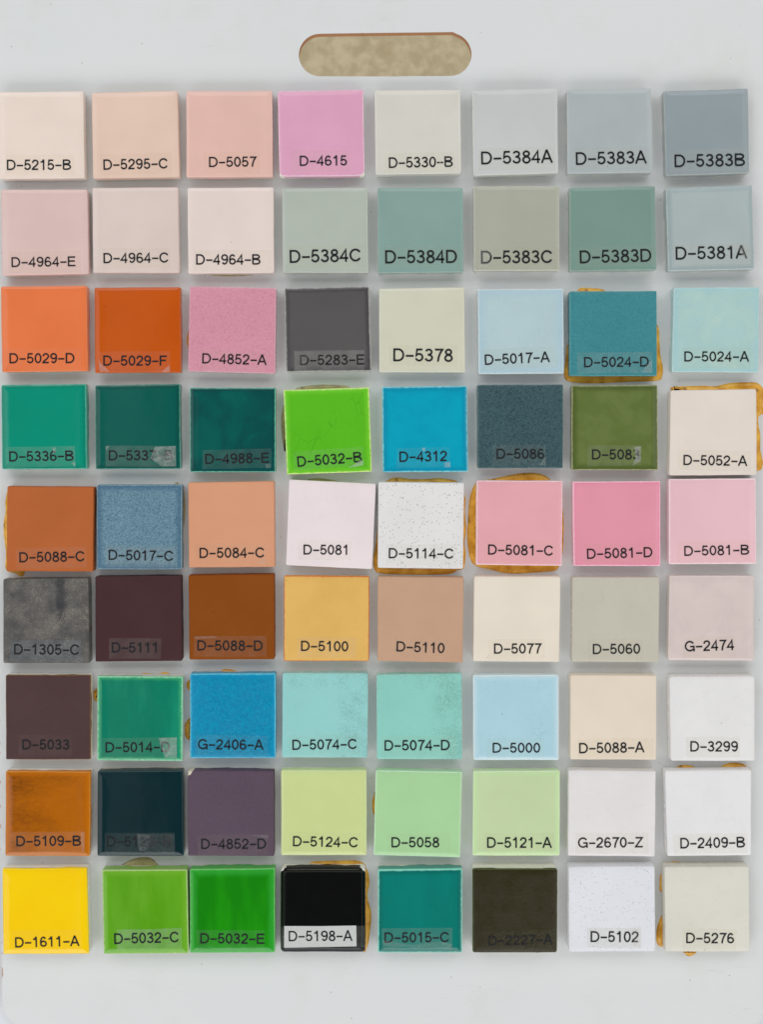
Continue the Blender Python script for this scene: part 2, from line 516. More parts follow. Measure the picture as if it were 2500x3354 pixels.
def ink():
    n = N('black_ink')
    v = n.coords((0, 0, 0))
    n.put(n.b.inputs['Base Color'], n.mix(n.noise(v, 900, 3), (0.012, 0.013, 0.015, 1), (0.022, 0.023, 0.026, 1)))
    n.b.inputs['Roughness'].default_value = 0.6
    n.b.inputs['Specular IOR Level'].default_value = 0.1
    return n.m
INK = ink()

def paper():
    n = N('white_label_paper')
    v = n.coords((0, 0, 0))
    n.put(n.b.inputs['Base Color'], n.mix(n.noise(v, 300, 3), alb((178, 180, 179)), alb((189, 191, 190))))
    n.b.inputs['Roughness'].default_value = 0.5
    return n.m
PAPER = paper()

def glue_mat(kind):
    n = N('amber_glue' if kind == 'amber' else 'olive_glue')
    v = n.coords((0, 0, 0))
    if kind == 'amber':
        a, b, c = (190, 130, 30), (226, 172, 66), (124, 82, 22)
    else:
        a, b, c = (140, 132, 92), (172, 162, 112), (104, 98, 66)
    col = n.mix(n.ramp(n.noise(v, 120, 4, 0.6), 0.32, 0.68), alb(a), alb(b))
    vo = n.node('ShaderNodeTexVoronoi'); n.put(vo.inputs['Vector'], v); vo.inputs['Scale'].default_value = 210
    dot = n.math('MULTIPLY', n.ramp(vo.outputs['Distance'], 0.15, 0.34, 1, 0), n.ramp(n.sep(vo.outputs['Color'])[0], 0.72, 0.76))
    col = n.mix(n.math('MULTIPLY', dot, 0.7), col, alb(c))
    n.put(n.b.inputs['Base Color'], col)
    n.b.inputs['Roughness'].default_value = 0.22
    n.b.inputs['Subsurface Weight'].default_value = 0.0
    n.put(n.b.inputs['Normal'], n.bump(n.noise(v, 160, 3), 0.0004, 0.8))
    return n.m
GLUE = {'amber': glue_mat('amber'), 'olive': glue_mat('olive')}

# ------------------------------------------------------------------ tile records
ZONE = {1: (0, 0), 2: (1250, 0), 3: (0, 590), 4: (1250, 590), 5: (0, 1220), 6: (1250, 1220), 7: (0, 1860), 8: (1250, 1860), 9: (0, 2480), 10: (1250, 2480)}
ZK = 1250.0 / 1652.0
def zp(z, x, y):
    return ZONE[z][0] + x * ZK, ZONE[z][1] + y * ZK

TILES = []
def T(z, text, quad, txt, tape, rgb, rim, gloss, col_name, label, **kw):
    q = [(quad[0], quad[1]), (quad[2], quad[3]), (quad[4], quad[5]), (quad[6], quad[7])]
    kw.update(z=z, text=text, quad=q, txt=txt, tape=tape, rgb=rgb, rim=rim, gloss=gloss, col_name=col_name, label=label)
    TILES.append(kw)

# row next to the handle hole
T(1, 'D-5215-B', (-9, 399, 360, 396, 366, 772, -5, 776), (31, 738, 307, 737, 45), (25, 672, 322, 756), (231, 217, 205), (238, 228, 218), 'g', 'pale peach', 'glossy pale peach tile at the row end beside the light apricot tile', haze=.03)
T(1, 'D-5295-C', (396, 402, 768, 394, 777, 768, 402, 774), (449, 737, 727, 731, 45), (435, 667, 742, 757), (226, 202, 188), (232, 208, 190), 'g', 'light apricot', 'glossy light apricot tile between the pale peach and salmon pink tiles', haze=.03)
T(1, 'D-5057', (806, 395, 1178, 394, 1181, 766, 806, 768), (906, 725, 1109, 723, 44), (885, 660, 1125, 752), (221, 181, 171), (234, 198, 188), 'g', 'salmon pink', 'glossy soft salmon pink tile beside the orchid pink tile', haze=.03)
T(1, 'D-4615', (1202, 396, 1573, 388, 1580, 762, 1209, 766), (1299, 720, 1502, 718, 44), (1262, 655, 1515, 745), (216, 160, 188), (238, 206, 222), 'g', 'orchid pink', 'glossy orchid pink tile with pale chipped lower corners', rw=1.0, rk=.9, haze=.04, chips=[(-1, -1, .12, .0005), (1, -1, .12, .0005)])
T(2, 'D-5330=B', (-31, 392, 342, 388, 345, 752, -26, 757), (33, 729, 308, 724, 46), (14, 662, 316, 752), (211, 209, 199), (228, 227, 220), 'g', 'warm off white', 'glossy warm off white tile beside the orchid pink tile', haze=.03)
T(2, 'D-5384A', (393, 392, 762, 383, 766, 750, 398, 762), (433, 714, 740, 706, 56), (418, 640, 752, 738), (200, 202, 204), (226, 226, 222), 'g', 'light silver grey', 'glossy light silver grey tile with large lettering beside the warm off white tile', haze=.03)
T(2, 'D-5383A', (803, 388, 1168, 383, 1176, 748, 806, 753), (843, 716, 1147, 709, 55), (826, 638, 1160, 735), (180, 187, 191), (214, 216, 214), 'g', 'cool mid grey', 'glossy cool grey tile between light silver grey and slate grey tiles', haze=.03)
T(2, 'D-5383B', (1222, 396, 1587, 384, 1594, 750, 1232, 762), (1270, 726, 1573, 720, 55), (1252, 648, 1582, 745), (154, 162, 168), (196, 196, 190), 'g', 'slate grey', 'glossy slate grey tile at the row end with pale side glaze', haze=.06, rw=.7)
# second row
T(3, 'D-4964-E', (2, 42, 378, 40, 384, 408, 8, 414), (51, 378, 327, 374, 43), (38, 310, 350, 403), (209, 184, 181), (214, 186, 182), 'g', 'dusty rose', 'glossy dusty rose tile, the darkest of three blush tiles side by side', haze=.03, r=.0014)
T(3, 'D-4964-C', (399, 34, 770, 31, 777, 402, 402, 402), (449, 361, 730, 358, 44), (442, 296, 735, 385), (222, 207, 202), (232, 214, 208), 'g', 'pale blush', 'glossy pale blush tile, middle of three blush tiles side by side', haze=.03)
T(3, 'D-4964-B', (811, 34, 1184, 32, 1187, 402, 814, 406), (850, 367, 1127, 367, 45), (841, 304, 1175, 395), (226, 213, 208), (234, 220, 214), 'g', 'faint blush', 'glossy faint blush tile, palest of three blush tiles, beside the sage grey tile', haze=.03, glue=[('olive', .0005, [(880, 396), (900, 412), (1000, 418), (1080, 413), (1100, 396), (1000, 380)])])
T(3, 'D-5384C', (1221, 36, 1592, 33, 1595, 402, 1225, 402), (1256, 360, 1563, 353, 56), (1243, 282, 1588, 380), (184, 190, 181), (208, 212, 200), 'g', 'pale sage grey', 'glossy pale sage grey tile beside the faint blush tile', haze=.03)
T(4, 'D-5384D', (-17, 34, 353, 33, 356, 400, -17, 403), (17, 362, 326, 360, 57), (5, 290, 340, 380), (135, 160, 152), (168, 186, 176), 'g', 'sea green grey', 'glossy greyed sea green tile between the pale sage and warm stone grey tiles', haze=.03, rw=.6)
T(4, 'D-5383C', (399, 28, 770, 26, 771, 393, 400, 393), (432, 363, 740, 360, 56), (415, 290, 765, 382), (172, 175, 163), (216, 216, 204), 'g', 'warm stone grey', 'glossy warm stone grey tile between two greyed green tiles', haze=.03, pockets=[([(420, 300), (475, 300), (470, 378), (422, 378)], .12, .3)])
T(4, 'D-5383D', (814, 34, 1185, 26, 1192, 390, 816, 396), (860, 362, 1168, 354, 56), (843, 288, 1180, 375), (127, 151, 141), (176, 188, 176), 'g', 'grey green', 'glossy grey green tile with white left edge beside the pale steel blue tile', haze=.04, rw=.8)
T(4, 'D-5381A', (1232, 36, 1606, 22, 1615, 386, 1243, 396), (1275, 346, 1582, 340, 56), (1262, 275, 1602, 372), (172, 181, 184), (202, 208, 208), 'g', 'pale steel blue', 'glossy pale steel blue tile with darker pooled corners at the row end', haze=.06, pool=((146, 160, 164), 4.5, .7), pockets=[([(1500, 285), (1560, 278), (1600, 285), (1600, 340), (1575, 345), (1550, 310)], .16, .5)])
# third row
T(3, 'D-5029-D', (3, 461, 374, 457, 380, 828, 8, 832), (42, 794, 322, 793, 44), (30, 732, 354, 824), (222, 115, 64), (234, 140, 88), 'g', 'bright orange', 'bright glossy orange tile at the row end beside the burnt orange tile', haze=.025, rw=.7)
T(3, 'D-5029-F', (409, 466, 781, 464, 783, 834, 411, 836), (448, 804, 722, 804, 44), (428, 742, 737, 832), (200, 90, 28), (206, 104, 44), 'g', 'burnt orange', 'glossy burnt orange tile between bright orange and speckled mauve pink tiles', haze=.03, rw=.6, pockets=[([(430, 785), (432, 830), (475, 830)], .2, .4), ([(734, 800), (736, 830), (700, 832)], .22, .4)])
T(3, 'D-4852-A', (821, 460, 1196, 468, 1191, 838, 814, 829), (876, 794, 1153, 801, 44), (865, 740, 1165, 828), (192, 124, 146), (222, 174, 188), 's', 'speckled mauve pink', 'grainy mauve pink tile beside the dark charcoal grey tile', pat='fine', c2=(212, 158, 174), pm=.30, haze=.03, rw=.7, glue=[('amber', .0010, [(825, 640), (812, 670), (810, 710), (822, 740), (850, 720), (850, 650)])])
T(3, 'D-5283-E', (1230, 468, 1599, 460, 1609, 828, 1239, 832), (1300, 802, 1578, 799, 44), (1275, 738, 1580, 828), (86, 83, 85), (186, 184, 182), 'g', 'charcoal grey', 'glossy charcoal grey tile with pale rim beside the ivory tile', haze=.085, rw=1.1, pool=((58, 56, 60), 4, .7), pockets=[([(1278, 742), (1345, 745), (1320, 800), (1330, 825), (1280, 826)], .06, .5)])
T(4, 'D-5378', (-11, 470, 360, 464, 363, 833, -10, 833), (52, 785, 307, 787, 56), (32, 715, 330, 805), (213, 212, 195), (228, 227, 212), 'g', 'greenish ivory', 'glossy greenish ivory tile beside the charcoal grey tile', haze=.03)
T(4, 'D-5017-A', (417, 472, 788, 470, 791, 838, 420, 840), (449, 801, 728, 788, 45), (436, 726, 760, 815), (182, 205, 212), (228, 236, 238), 's', 'powder blue', 'mottled powder blue tile with white rim beside the ivory tile', pat='dusty', c2=(194, 214, 218), pool=((170, 197, 214), 7, .6), rw=1.1, haze=.03)
T(4, 'D-5024-D', (815, 482, 1192, 480, 1194, 848, 815, 848), (878, 811, 1157, 808, 44), (847, 746, 1172, 836), (70, 138, 150), (120, 176, 186), 's', 'textured teal blue', 'textured teal blue tile with amber glue squeezed out below it', pat='mottle', c2=(54, 122, 138), pm=.7, ps=1000, rw=.7, haze=.06, bk=1.3, pockets=[([(1125, 832), (1172, 775), (1171, 835)], .16, .3)],
  glue=[('amber', .0011, [(850, 476), (900, 468), (955, 474), (1000, 500), (1100, 560), (1190, 620), (1204, 690), (1208, 760), (1220, 815), (1214, 850), (1200, 868), (1100, 873), (950, 880), (840, 878), (800, 866), (789, 840), (795, 800), (802, 720), (818, 700), (850, 650), (840, 560)])])
T(4, 'D-5024-A', (1266, 466, 1638, 464, 1633, 834, 1258, 832), (1312, 786, 1590, 786, 44), (1300, 726, 1598, 815), (166, 198, 200), (206, 226, 228), 's', 'pale aqua', 'mottled pale aqua tile at the row end beside the teal blue tile', pat='cloud', c2=(178, 203, 196), pm=.6, pool=((154, 195, 206), 4, .5), haze=.03)
# fourth row
T(5, 'D-5336-B', (5, 54, 371, 50, 376, 418, 8, 420), (41, 386, 318, 382, 44), (27, 322, 327, 410), (0, 136, 113), (126, 196, 172), 'g', 'jade green', 'glossy jade green tile at the row end, lightest of three deep green tiles', haze=.05, rw=.8, pool=((0, 116, 98), 3, .6), pockets=[([(228, 325), (242, 325), (240, 350), (230, 350)], .2, .3), ([(312, 392), (327, 385), (326, 410)], .25, .2)])
T(5, 'D-5337-B', (411, 56, 779, 50, 782, 418, 414, 420), (472, 381, 748, 381, 44), (457, 318, 763, 408), (0, 98, 89), (124, 190, 170), 'g', 'deep jade green', 'glossy deep jade green tile with half lifted tape, between two other green tiles', haze=.05, rw=.8, pool=((0, 82, 76), 3.5, .8), pockets=[([(672, 322), (760, 318), (762, 405), (700, 406), (652, 372)], .28, .65), ([(458, 320), (475, 318), (462, 340)], .3, .2)])
T(5, 'D-4988-E', (822, 66, 1193, 66, 1193, 432, 822, 432), (890, 397, 1165, 391, 44), (877, 333, 1175, 415), (0, 84, 80), (150, 204, 180), 'g', 'dark teal green', 'glossy dark teal green tile with light rim beside the lime green tile', haze=.03, rw=.9, pool=((0, 64, 66), 3, .8), pat='cloud', c2=(0, 66, 68), ps=50, pm=.8, pockets=[([(1150, 398), (1172, 394), (1170, 414), (1152, 414)], .16, .5)])
T(5, 'D-5032-B', (1227, 76, 1598, 64, 1611, 430, 1241, 442), (1290, 409, 1567, 388, 45), (1270, 333, 1575, 415), (84, 172, 46), (222, 238, 200), 'g', 'lime green', 'crackled glossy lime green tile with white rim, tilted beside the dark teal green tile', haze=.035, rw=1.2, rk=.78, rj=1.5, pool=((112, 194, 66), 4, .7), pat='crackle', c2=(60, 140, 24), ps=90, pm=.45, pockets=[([(1505, 415), (1560, 380), (1574, 385), (1572, 402)], .3, .3)],
  glue=[('olive', .0006, [(1275, 76), (1330, 58), (1420, 54), (1500, 58), (1520, 80), (1500, 120), (1300, 120)]), ('olive', .0005, [(1250, 110), (1222, 160), (1218, 240), (1225, 310), (1245, 350), (1270, 250)])])
T(6, 'D-4312', (2, 62, 371, 58, 376, 430, 5, 433), (79, 388, 283, 384, 45), (65, 325, 298, 412), (0, 156, 185), (196, 226, 232), 'g', 'turquoise blue', 'bright glossy turquoise blue tile with pale rim beside the lime green tile', haze=.02, rw=1.1, rk=.75, rj=1.4, pool=((0, 130, 164), 5, .7), pat='cloud', c2=(0, 144, 176), pm=.5, pockets=[([(176, 326), (189, 325), (190, 340), (177, 341)], .25, .2), ([(272, 390), (297, 388), (298, 410), (273, 411)], .28, .2)])
T(6, 'D-5086', (416, 54, 787, 52, 786, 415, 417, 415), (499, 374, 704, 374, 44), (481, 313, 711, 402), (80, 108, 107), (126, 152, 148), 's', 'crawled dark blue green', 'dark blue green tile with crawled pebbly glaze beside the turquoise tile', pat='mottle', c2=(44, 63, 77), pm=.75, ps=1150, haze=.03, rw=.8, bk=1.2, pockets=[([(680, 402), (711, 365), (711, 402)], .14, .3)])
T(6, 'D-5083', (824, 56, 1196, 54, 1198, 423, 824, 423), (912, 377, 1117, 377, 44), (892, 316, 1124, 405), (100, 123, 68), (192, 202, 156), 'g', 'olive green', 'glossy olive green tile with pale rim beside the crawled dark tile', haze=.04, rw=.9, pool=((78, 98, 48), 5, .8), pat='cloud', c2=(113, 136, 82), pm=.6, pockets=[([(1095, 322), (1123, 320), (1122, 385), (1086, 404), (1100, 370)], .28, .45)])
T(6, 'D-5052-A', (1252, 78, 1624, 72, 1626, 444, 1246, 446), (1308, 401, 1582, 405, 44), (1284, 338, 1600, 425), (225, 214, 203), (232, 222, 212), 'm', 'pale linen', 'matte pale linen tile at the row end with amber glue along two sides', haze=.04, r=.0013,
  glue=[('amber', .0013, [(1262, 82), (1290, 62), (1380, 58), (1440, 60), (1500, 48), (1580, 42), (1630, 48), (1657, 80), (1652, 140), (1656, 175), (1634, 190), (1632, 230), (1641, 270), (1640, 330), (1652, 390), (1636, 425), (1590, 400), (1500, 200)])])
# fifth row
T(5, 'D-5088-C', (31, 492, 405, 496, 402, 862, 28, 860), (85, 822, 367, 817, 44), (68, 758, 374, 848), (175, 98, 58), (190, 104, 64), 'm', 'terracotta', 'matte terracotta tile at the row end with glue showing at its outer side', haze=.03, rw=.5, clay='r', glue=[('amber', .0012, [(45, 505), (24, 550), (24, 600), (16, 650), (18, 720), (26, 780), (24, 850), (60, 867), (110, 862), (120, 600)])])
T(5, 'D-5017-C', (420, 486, 787, 486, 787, 852, 419, 852), (471, 811, 750, 816, 44), (456, 752, 768, 842), (134, 160, 173), (176, 198, 205), 's', 'crawled denim blue', 'denim blue tile with crawled textured glaze beside the terracotta tile', pat='mottle', c2=(78, 108, 128), pm=.75, ps=1150, pool=((66, 100, 128), 5, .6), haze=.05, rw=.8, glue=[('olive', .0007, [(755, 485), (793, 500), (802, 560), (800, 640), (790, 680), (755, 660)])])
T(5, 'D-5084-C', (814, 476, 1187, 471, 1190, 842, 818, 845), (865, 803, 1145, 801, 44), (848, 740, 1152, 828), (211, 150, 117), (220, 160, 126), 'm', 'apricot clay', 'matte apricot clay tile beside the crawled denim blue tile', haze=.03, rw=.5, pockets=[([(1110, 826), (1150, 800), (1151, 828)], .14, .3)])
T(5, 'D-5081', (1252, 464, 1627, 482, 1612, 852, 1237, 834), (1315, 788, 1511, 789, 43), (1290, 728, 1520, 812), (229, 217, 219), (234, 224, 226), 's', 'pink white', 'smooth pinkish white tile turned askew beside the apricot clay tile', haze=.03, glue=[('olive', .0007, [(1310, 482), (1345, 460), (1420, 462), (1480, 480), (1400, 510)])])
T(6, 'D-5114-C', (-13, 474, 358, 478, 354, 850, -17, 846), (32, 804, 312, 806, 44), (20, 742, 328, 835), (222, 221, 220), (228, 226, 224), 'm', 'speckled white', 'white tile with dark flecks and amber glue all around it', pat='speck', c2=(122, 118, 114), pm=.58, haze=.03,
  glue=[('amber', .0012, [(0, 490), (30, 465), (70, 454), (130, 462), (200, 460), (260, 458), (310, 465), (335, 482), (362, 540), (362, 600), (366, 680), (360, 740), (364, 790), (357, 845), (330, 856), (290, 872), (150, 876), (0, 870), (-30, 852), (-35, 800), (-25, 740), (-10, 600)])])
T(6, 'D-5081-C', (412, 467, 785, 469, 782, 837, 409, 833), (462, 788, 743, 793, 44), (445, 728, 760, 822), (222, 162, 172), (242, 216, 220), 'g', 'rose pink', 'glossy rose pink tile with amber glue bulging out around it', haze=.025, rw=1.1, rk=.9,
  glue=[('amber', .0014, [(420, 470), (470, 462), (540, 448), (620, 434), (690, 440), (730, 462), (770, 520), (786, 600), (789, 700), (784, 780), (765, 848), (720, 862), (640, 868), (540, 870), (470, 852), (420, 842), (388, 815), (372, 740), (374, 640), (380, 560), (395, 500)])])
T(6, 'D-5081-D', (828, 472, 1208, 470, 1209, 838, 832, 838), (891, 807, 1173, 799, 44), (878, 738, 1186, 825), (220, 144, 161), (242, 204, 214), 'g', 'strong candy pink', 'glossy candy pink tile, deepest of three pink tiles side by side', haze=.035, rw=1.1, rk=.9, pool=((226, 128, 158), 2.5, .5))
T(6, 'D-5081-B', (1245, 462, 1621, 458, 1625, 829, 1245, 830), (1312, 794, 1591, 788, 43), (1278, 730, 1598, 822), (226, 184, 194), (242, 226, 230), 'g', 'light candy pink', 'glossy light candy pink tile at the row end touching the linen tile', haze=.03, rw=1.1, rk=.9)
# sixth row
T(7, 'D-1305-C', (13, 48, 384, 44, 388, 412, 14, 412), (62, 374, 343, 376, 45), (43, 312, 352, 402), (95, 93, 90), (84, 86, 82), 's', 'mottled pewter', 'mottled dark pewter tile with pale flecks at the row end', pat='pewter', haze=.05, tint=(.86, .90, .95), rw=.8, clay='c')
T(7, 'D-5111', (411, 38, 784, 34, 787, 403, 413, 406), (485, 366, 686, 366, 44), (472, 304, 697, 392), (73, 48, 49), (84, 58, 60), 'm', 'dark plum brown', 'matte dark plum brown tile between the pewter and rust brown tiles', haze=.035, rw=.5, clay='r')
T(7, 'D-5088-D', (816, 32, 1187, 27, 1189, 396, 819, 397), (855, 357, 1137, 358, 44), (842, 295, 1155, 384), (134, 73, 30), (142, 76, 36), 'm', 'rust brown', 'matte rust brown tile beside the mustard tile', haze=.03, rw=.5, clay='r', pockets=[([(843, 296), (938, 294), (935, 303), (846, 306)], .14, .4)])
T(7, 'D-5100', (1229, 34, 1600, 37, 1598, 404, 1228, 403), (1304, 359, 1507, 361, 44), (1288, 298, 1542, 386), (219, 176, 98), (210, 104, 44), 's', 'mustard yellow', 'mustard yellow tile with burnt orange rim', haze=.06, rw=1.0, rj=1.3, rk=.9, var=.03, skirt=.6)
T(8, 'D-5110', (-16, 38, 357, 42, 352, 410, -18, 403), (65, 361, 271, 369, 44), (53, 298, 283, 390), (188, 152, 125), (200, 164, 138), 'm', 'tan', 'matte tan tile beside the mustard tile', haze=.03, rw=.5)
T(8, 'D-5077', (401, 38, 776, 38, 770, 408, 397, 404), (488, 371, 691, 370, 44), (460, 308, 706, 395), (226, 217, 201), (232, 224, 210), 'm', 'warm cream', 'warm cream tile between the tan and putty grey tiles', haze=.03)
T(8, 'D-5060', (827, 40, 1204, 40, 1201, 408, 824, 406), (916, 373, 1119, 371, 44), (895, 308, 1132, 398), (192, 186, 173), (200, 192, 178), 's', 'putty grey', 'satin putty grey tile beside the warm cream tile', haze=.035)
T(8, 'G-2474', (1248, 34, 1616, 35, 1612, 402, 1242, 400), (1316, 362, 1526, 355, 46), (1305, 298, 1532, 388), (207, 191, 188), (220, 208, 204), 'g', 'greyed pink', 'glossy greyed pink tile at the row end beside the putty grey tile', haze=.03, pat='cloud', c2=(196, 180, 180), pm=.5)
# seventh row
T(7, 'D-5033', (24, 464, 392, 464, 392, 829, 25, 829), (98, 785, 300, 785, 43), (82, 722, 310, 812), (80, 57, 58), (150, 104, 62), 'm', 'aubergine brown', 'matte aubergine brown tile with ochre worn edges at the row end', haze=.014, rw=.6, rj=.7, skirt=.25)
T(7, 'D-5014-D', (421, 467, 792, 470, 790, 836, 420, 834), (458, 798, 735, 795, 44), (444, 733, 766, 822), (6, 125, 102), (222, 234, 206), 'g', 'emerald green', 'glossy emerald green tile with creamy rim and lifting tape', haze=.03, rw=1.4, rk=.82, rj=1.4, pool=((80, 170, 120), 3.2, .8), t=.0082, skirt=.3, pat='run_sheen', c2=(44, 150, 124), pm=.6, pockets=[([(688, 735), (766, 733), (766, 822), (715, 820), (700, 780)], .28, .55)],  # paler wash colour partly stands for a reflection on the face
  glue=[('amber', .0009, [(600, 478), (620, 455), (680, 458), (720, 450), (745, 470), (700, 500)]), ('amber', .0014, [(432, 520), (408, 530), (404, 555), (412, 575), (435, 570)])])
T(7, 'G-2406-A', (822, 458, 1194, 456, 1193, 823, 823, 823), (859, 784, 1140, 787, 44), (845, 724, 1162, 812), (0, 126, 166), (158, 208, 226), 's', 'cerulean blue', 'vivid cerulean blue tile with pebbly glaze beside the emerald green tile', pat='mottle', c2=(6, 158, 190), pm=.55, ps=760, haze=.02, rw=1.1, bk=.8, pool=((16, 146, 192), 3, .5),
  glue=[('amber', .0010, [(945, 470), (960, 442), (990, 438), (1020, 444), (1032, 470)]), ('amber', .0013, [(835, 480), (812, 490), (808, 515), (820, 530), (845, 520)]), ('amber', .0013, [(835, 650), (808, 662), (800, 700), (806, 735), (835, 740)])])
T(7, 'D-5074-C', (1223, 456, 1594, 456, 1591, 822, 1221, 820), (1267, 787, 1546, 783, 44), (1252, 722, 1558, 815), (142, 201, 198), (176, 222, 218), 's', 'light aqua', 'light aqua tile with wrinkled glaze beside the cerulean blue tile', pat='wrinkle', c2=(112, 178, 178), haze=.03, rw=.6, t=.0082)
T(8, 'D-5074-D', (-21, 462, 348, 458, 350, 828, -20, 828), (14, 790, 295, 788, 45), (0, 727, 325, 818), (130, 195, 183), (164, 216, 204), 's', 'wrinkled mint green', 'wrinkled mint green tile between the light aqua and sky blue tiles', pat='wrinkle', c2=(96, 166, 154), haze=.03, rw=.6)
T(8, 'D-5000', (396, 464, 769, 463, 768, 832, 398, 832), (482, 799, 686, 799, 43), (455, 735, 705, 822), (158, 206, 225), (214, 232, 238), 'g', 'sky blue', 'crackled glossy sky blue tile beside the wrinkled mint green tile', pat='crackle', c2=(130, 184, 206), pm=.5, haze=.02, rw=1.1, pool=((176, 214, 230), 4, .6))
T(8, 'D-5088-A', (818, 464, 1192, 465, 1190, 831, 818, 829), (857, 802, 1137, 797, 45), (848, 738, 1180, 822), (224, 214, 198), (228, 220, 204), 'm', 'oat cream', 'matte oat cream tile beside the sky blue tile', haze=.04)
T(8, 'D-3299', (1247, 470, 1618, 468, 1619, 836, 1252, 836), (1338, 794, 1542, 794, 45), (1320, 730, 1552, 820), (224, 225, 227), (230, 230, 230), 's', 'plain white', 'plain white tile at the row end beside the oat cream tile', haze=.05, tint=(.985, .98, .955), r=.0014, bev=.0011)
# eighth row
T(9, 'D-5109-B', (24, 60, 392, 62, 388, 428, 22, 426), (72, 384, 350, 382, 44), (46, 322, 367, 412), (190, 104, 14), (226, 150, 48), 'g', 'streaked amber brown', 'streaked amber brown tile at the row end', pat='streak', haze=.035, rw=1.0, rk=.7, skirt=.45, pockets=[([(350, 325), (366, 322), (366, 410), (355, 405)], .12, .4)])
T(9, 'D-5120-B', (422, 60, 791, 58, 795, 427, 421, 427), (464, 386, 740, 386, 44), (455, 326, 757, 416), (2, 48, 51), (8, 70, 70), 'g', 'blackish teal', 'glossy blackish teal tile with crumpled clear tape', haze=.022, rw=.8, clay='c', pockets=[([(594, 330), (652, 333), (645, 380), (630, 405), (604, 402), (598, 365)], .10, .7), ([(655, 330), (757, 332), (756, 415), (625, 412), (640, 385)], .035, .5)])
T(9, 'D-4852-D', (812, 58, 1186, 60, 1187, 428, 814, 426), (872, 396, 1152, 395, 44), (857, 334, 1162, 423), (92, 74, 90), (104, 86, 98), 'm', 'dusky purple', 'matte dusky purple tile beside the blackish teal tile', pat='fine', c2=(104, 82, 92), pm=.5, haze=.022, rw=.6, clay='c', chips=[(-1, 1, .16, .001)], pockets=[([(1090, 334), (1162, 334), (1162, 350), (1120, 345)], .08, .4)])
T(9, 'D-5124-C', (1217, 56, 1587, 56, 1588, 424, 1217, 424), (1269, 384, 1550, 389, 44), (1253, 324, 1560, 415), (205, 216, 151), (222, 232, 182), 'g', 'pale chartreuse', 'glossy pale chartreuse tile beside the dusky purple tile', haze=.03, rw=.9)
T(10, 'D-5058', (-25, 56, 350, 64, 341, 433, -34, 424), (44, 389, 249, 389, 44), (28, 328, 300, 412), (166, 205, 151), (208, 234, 204), 'g', 'fresh mint green', 'glossy fresh green tile between the pale chartreuse and celery tiles', haze=.025, rw=1.0, glue=[('amber', .0014, [(-15, 140), (-36, 170), (-40, 210), (-35, 245), (-10, 230)])])
T(10, 'D-5121-A', (398, 60, 773, 58, 773, 426, 394, 426), (458, 391, 736, 391, 46), (443, 328, 745, 418), (188, 207, 163), (218, 230, 200), 'g', 'celery green', 'glossy celery green tile beside the fresh green tile', haze=.03, rw=1.0, pool=((184, 220, 160), 4, .6))
T(10, 'G-2670-Z', (810, 56, 1189, 60, 1184, 430, 808, 426), (853, 391, 1131, 389, 45), (840, 326, 1158, 416), (225, 224, 225), (230, 230, 229), 's', 'soft white', 'smooth soft white tile beside the celery green tile', haze=.04, tint=(.985, .98, .96))
T(10, 'D-2409-B', (1228, 58, 1602, 54, 1602, 424, 1238, 428), (1295, 394, 1573, 389, 46), (1265, 328, 1585, 420), (229, 229, 231), (232, 232, 232), 's', 'bright white', 'bright white tile at the row end with two amber glue blobs above it', haze=.06, tint=(.985, .98, .955), glue=[('amber', .0014, [(1255, 75), (1278, 40), (1320, 32), (1358, 42), (1375, 75)]), ('amber', .0016, [(1445, 70), (1478, 34), (1530, 22), (1572, 32), (1595, 65)])])
# last row
T(9, 'D-1611-A', (9, 482, 376, 479, 385, 850, 14, 852), (67, 822, 343, 815, 44), (50, 745, 355, 842), (245, 197, 0), (248, 212, 60), 'g', 'bright yellow', 'plain bright yellow tile beside the leaf green tile', haze=.012, rw=.5, var=.02, skirt=.22, tint=(.99, .98, .95))
T(9, 'D-5032-C', (441, 488, 810, 486, 816, 849, 449, 851), (496, 807, 775, 799, 46), (505, 742, 788, 828), (90, 160, 22), (214, 232, 190), 'g', 'leaf green', 'glossy leaf green tile with pale rim beside the darker grass green tile', haze=.10, rw=1.0, pool=((122, 182, 60), 4.5, .7), t=.0086, pat='run_sheen', c2=(112, 178, 56), pm=.5,  # wash colour carries part of the reflected light veil
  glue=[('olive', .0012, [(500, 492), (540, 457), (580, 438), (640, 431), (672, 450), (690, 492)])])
T(9, 'D-5032-E', (822, 484, 1190, 480, 1191, 845, 822, 846), (868, 804, 1145, 806, 44), (852, 747, 1146, 832), (34, 140, 18), (136, 204, 136), 'g', 'grass green', 'glossy grass green tile with pale rim beside the black tile', haze=.025, rw=1.0, pool=((58, 158, 66), 5.5, .8), t=.0086, pat='run_sheen', c2=(16, 110, 14), pm=.6)
T(9, 'D-5198-A', (1214, 480, 1583, 480, 1582, 845, 1214, 845), (1251, 795, 1525, 793, 45), (1230, 730, 1542, 820), (9, 8, 9), (9, 9, 10), 'g', 'black', 'glossy black tile with opaque white label strip', paper=True, rw=.5, rk=.2, t=.0084, r=.0026, bev=.0018, skirt=.7, var=.0, chips=[(-1, 1, .13, .0016), (1, 1, .13, .0016)],
  glue=[('amber', .0012, [(1310, 500), (1340, 456), (1400, 448), (1500, 445), (1560, 450), (1580, 475), (1500, 520)]), ('amber', .0016, [(1555, 470), (1590, 485), (1600, 540), (1592, 600), (1608, 680), (1602, 760), (1590, 820), (1570, 835), (1540, 700)])])
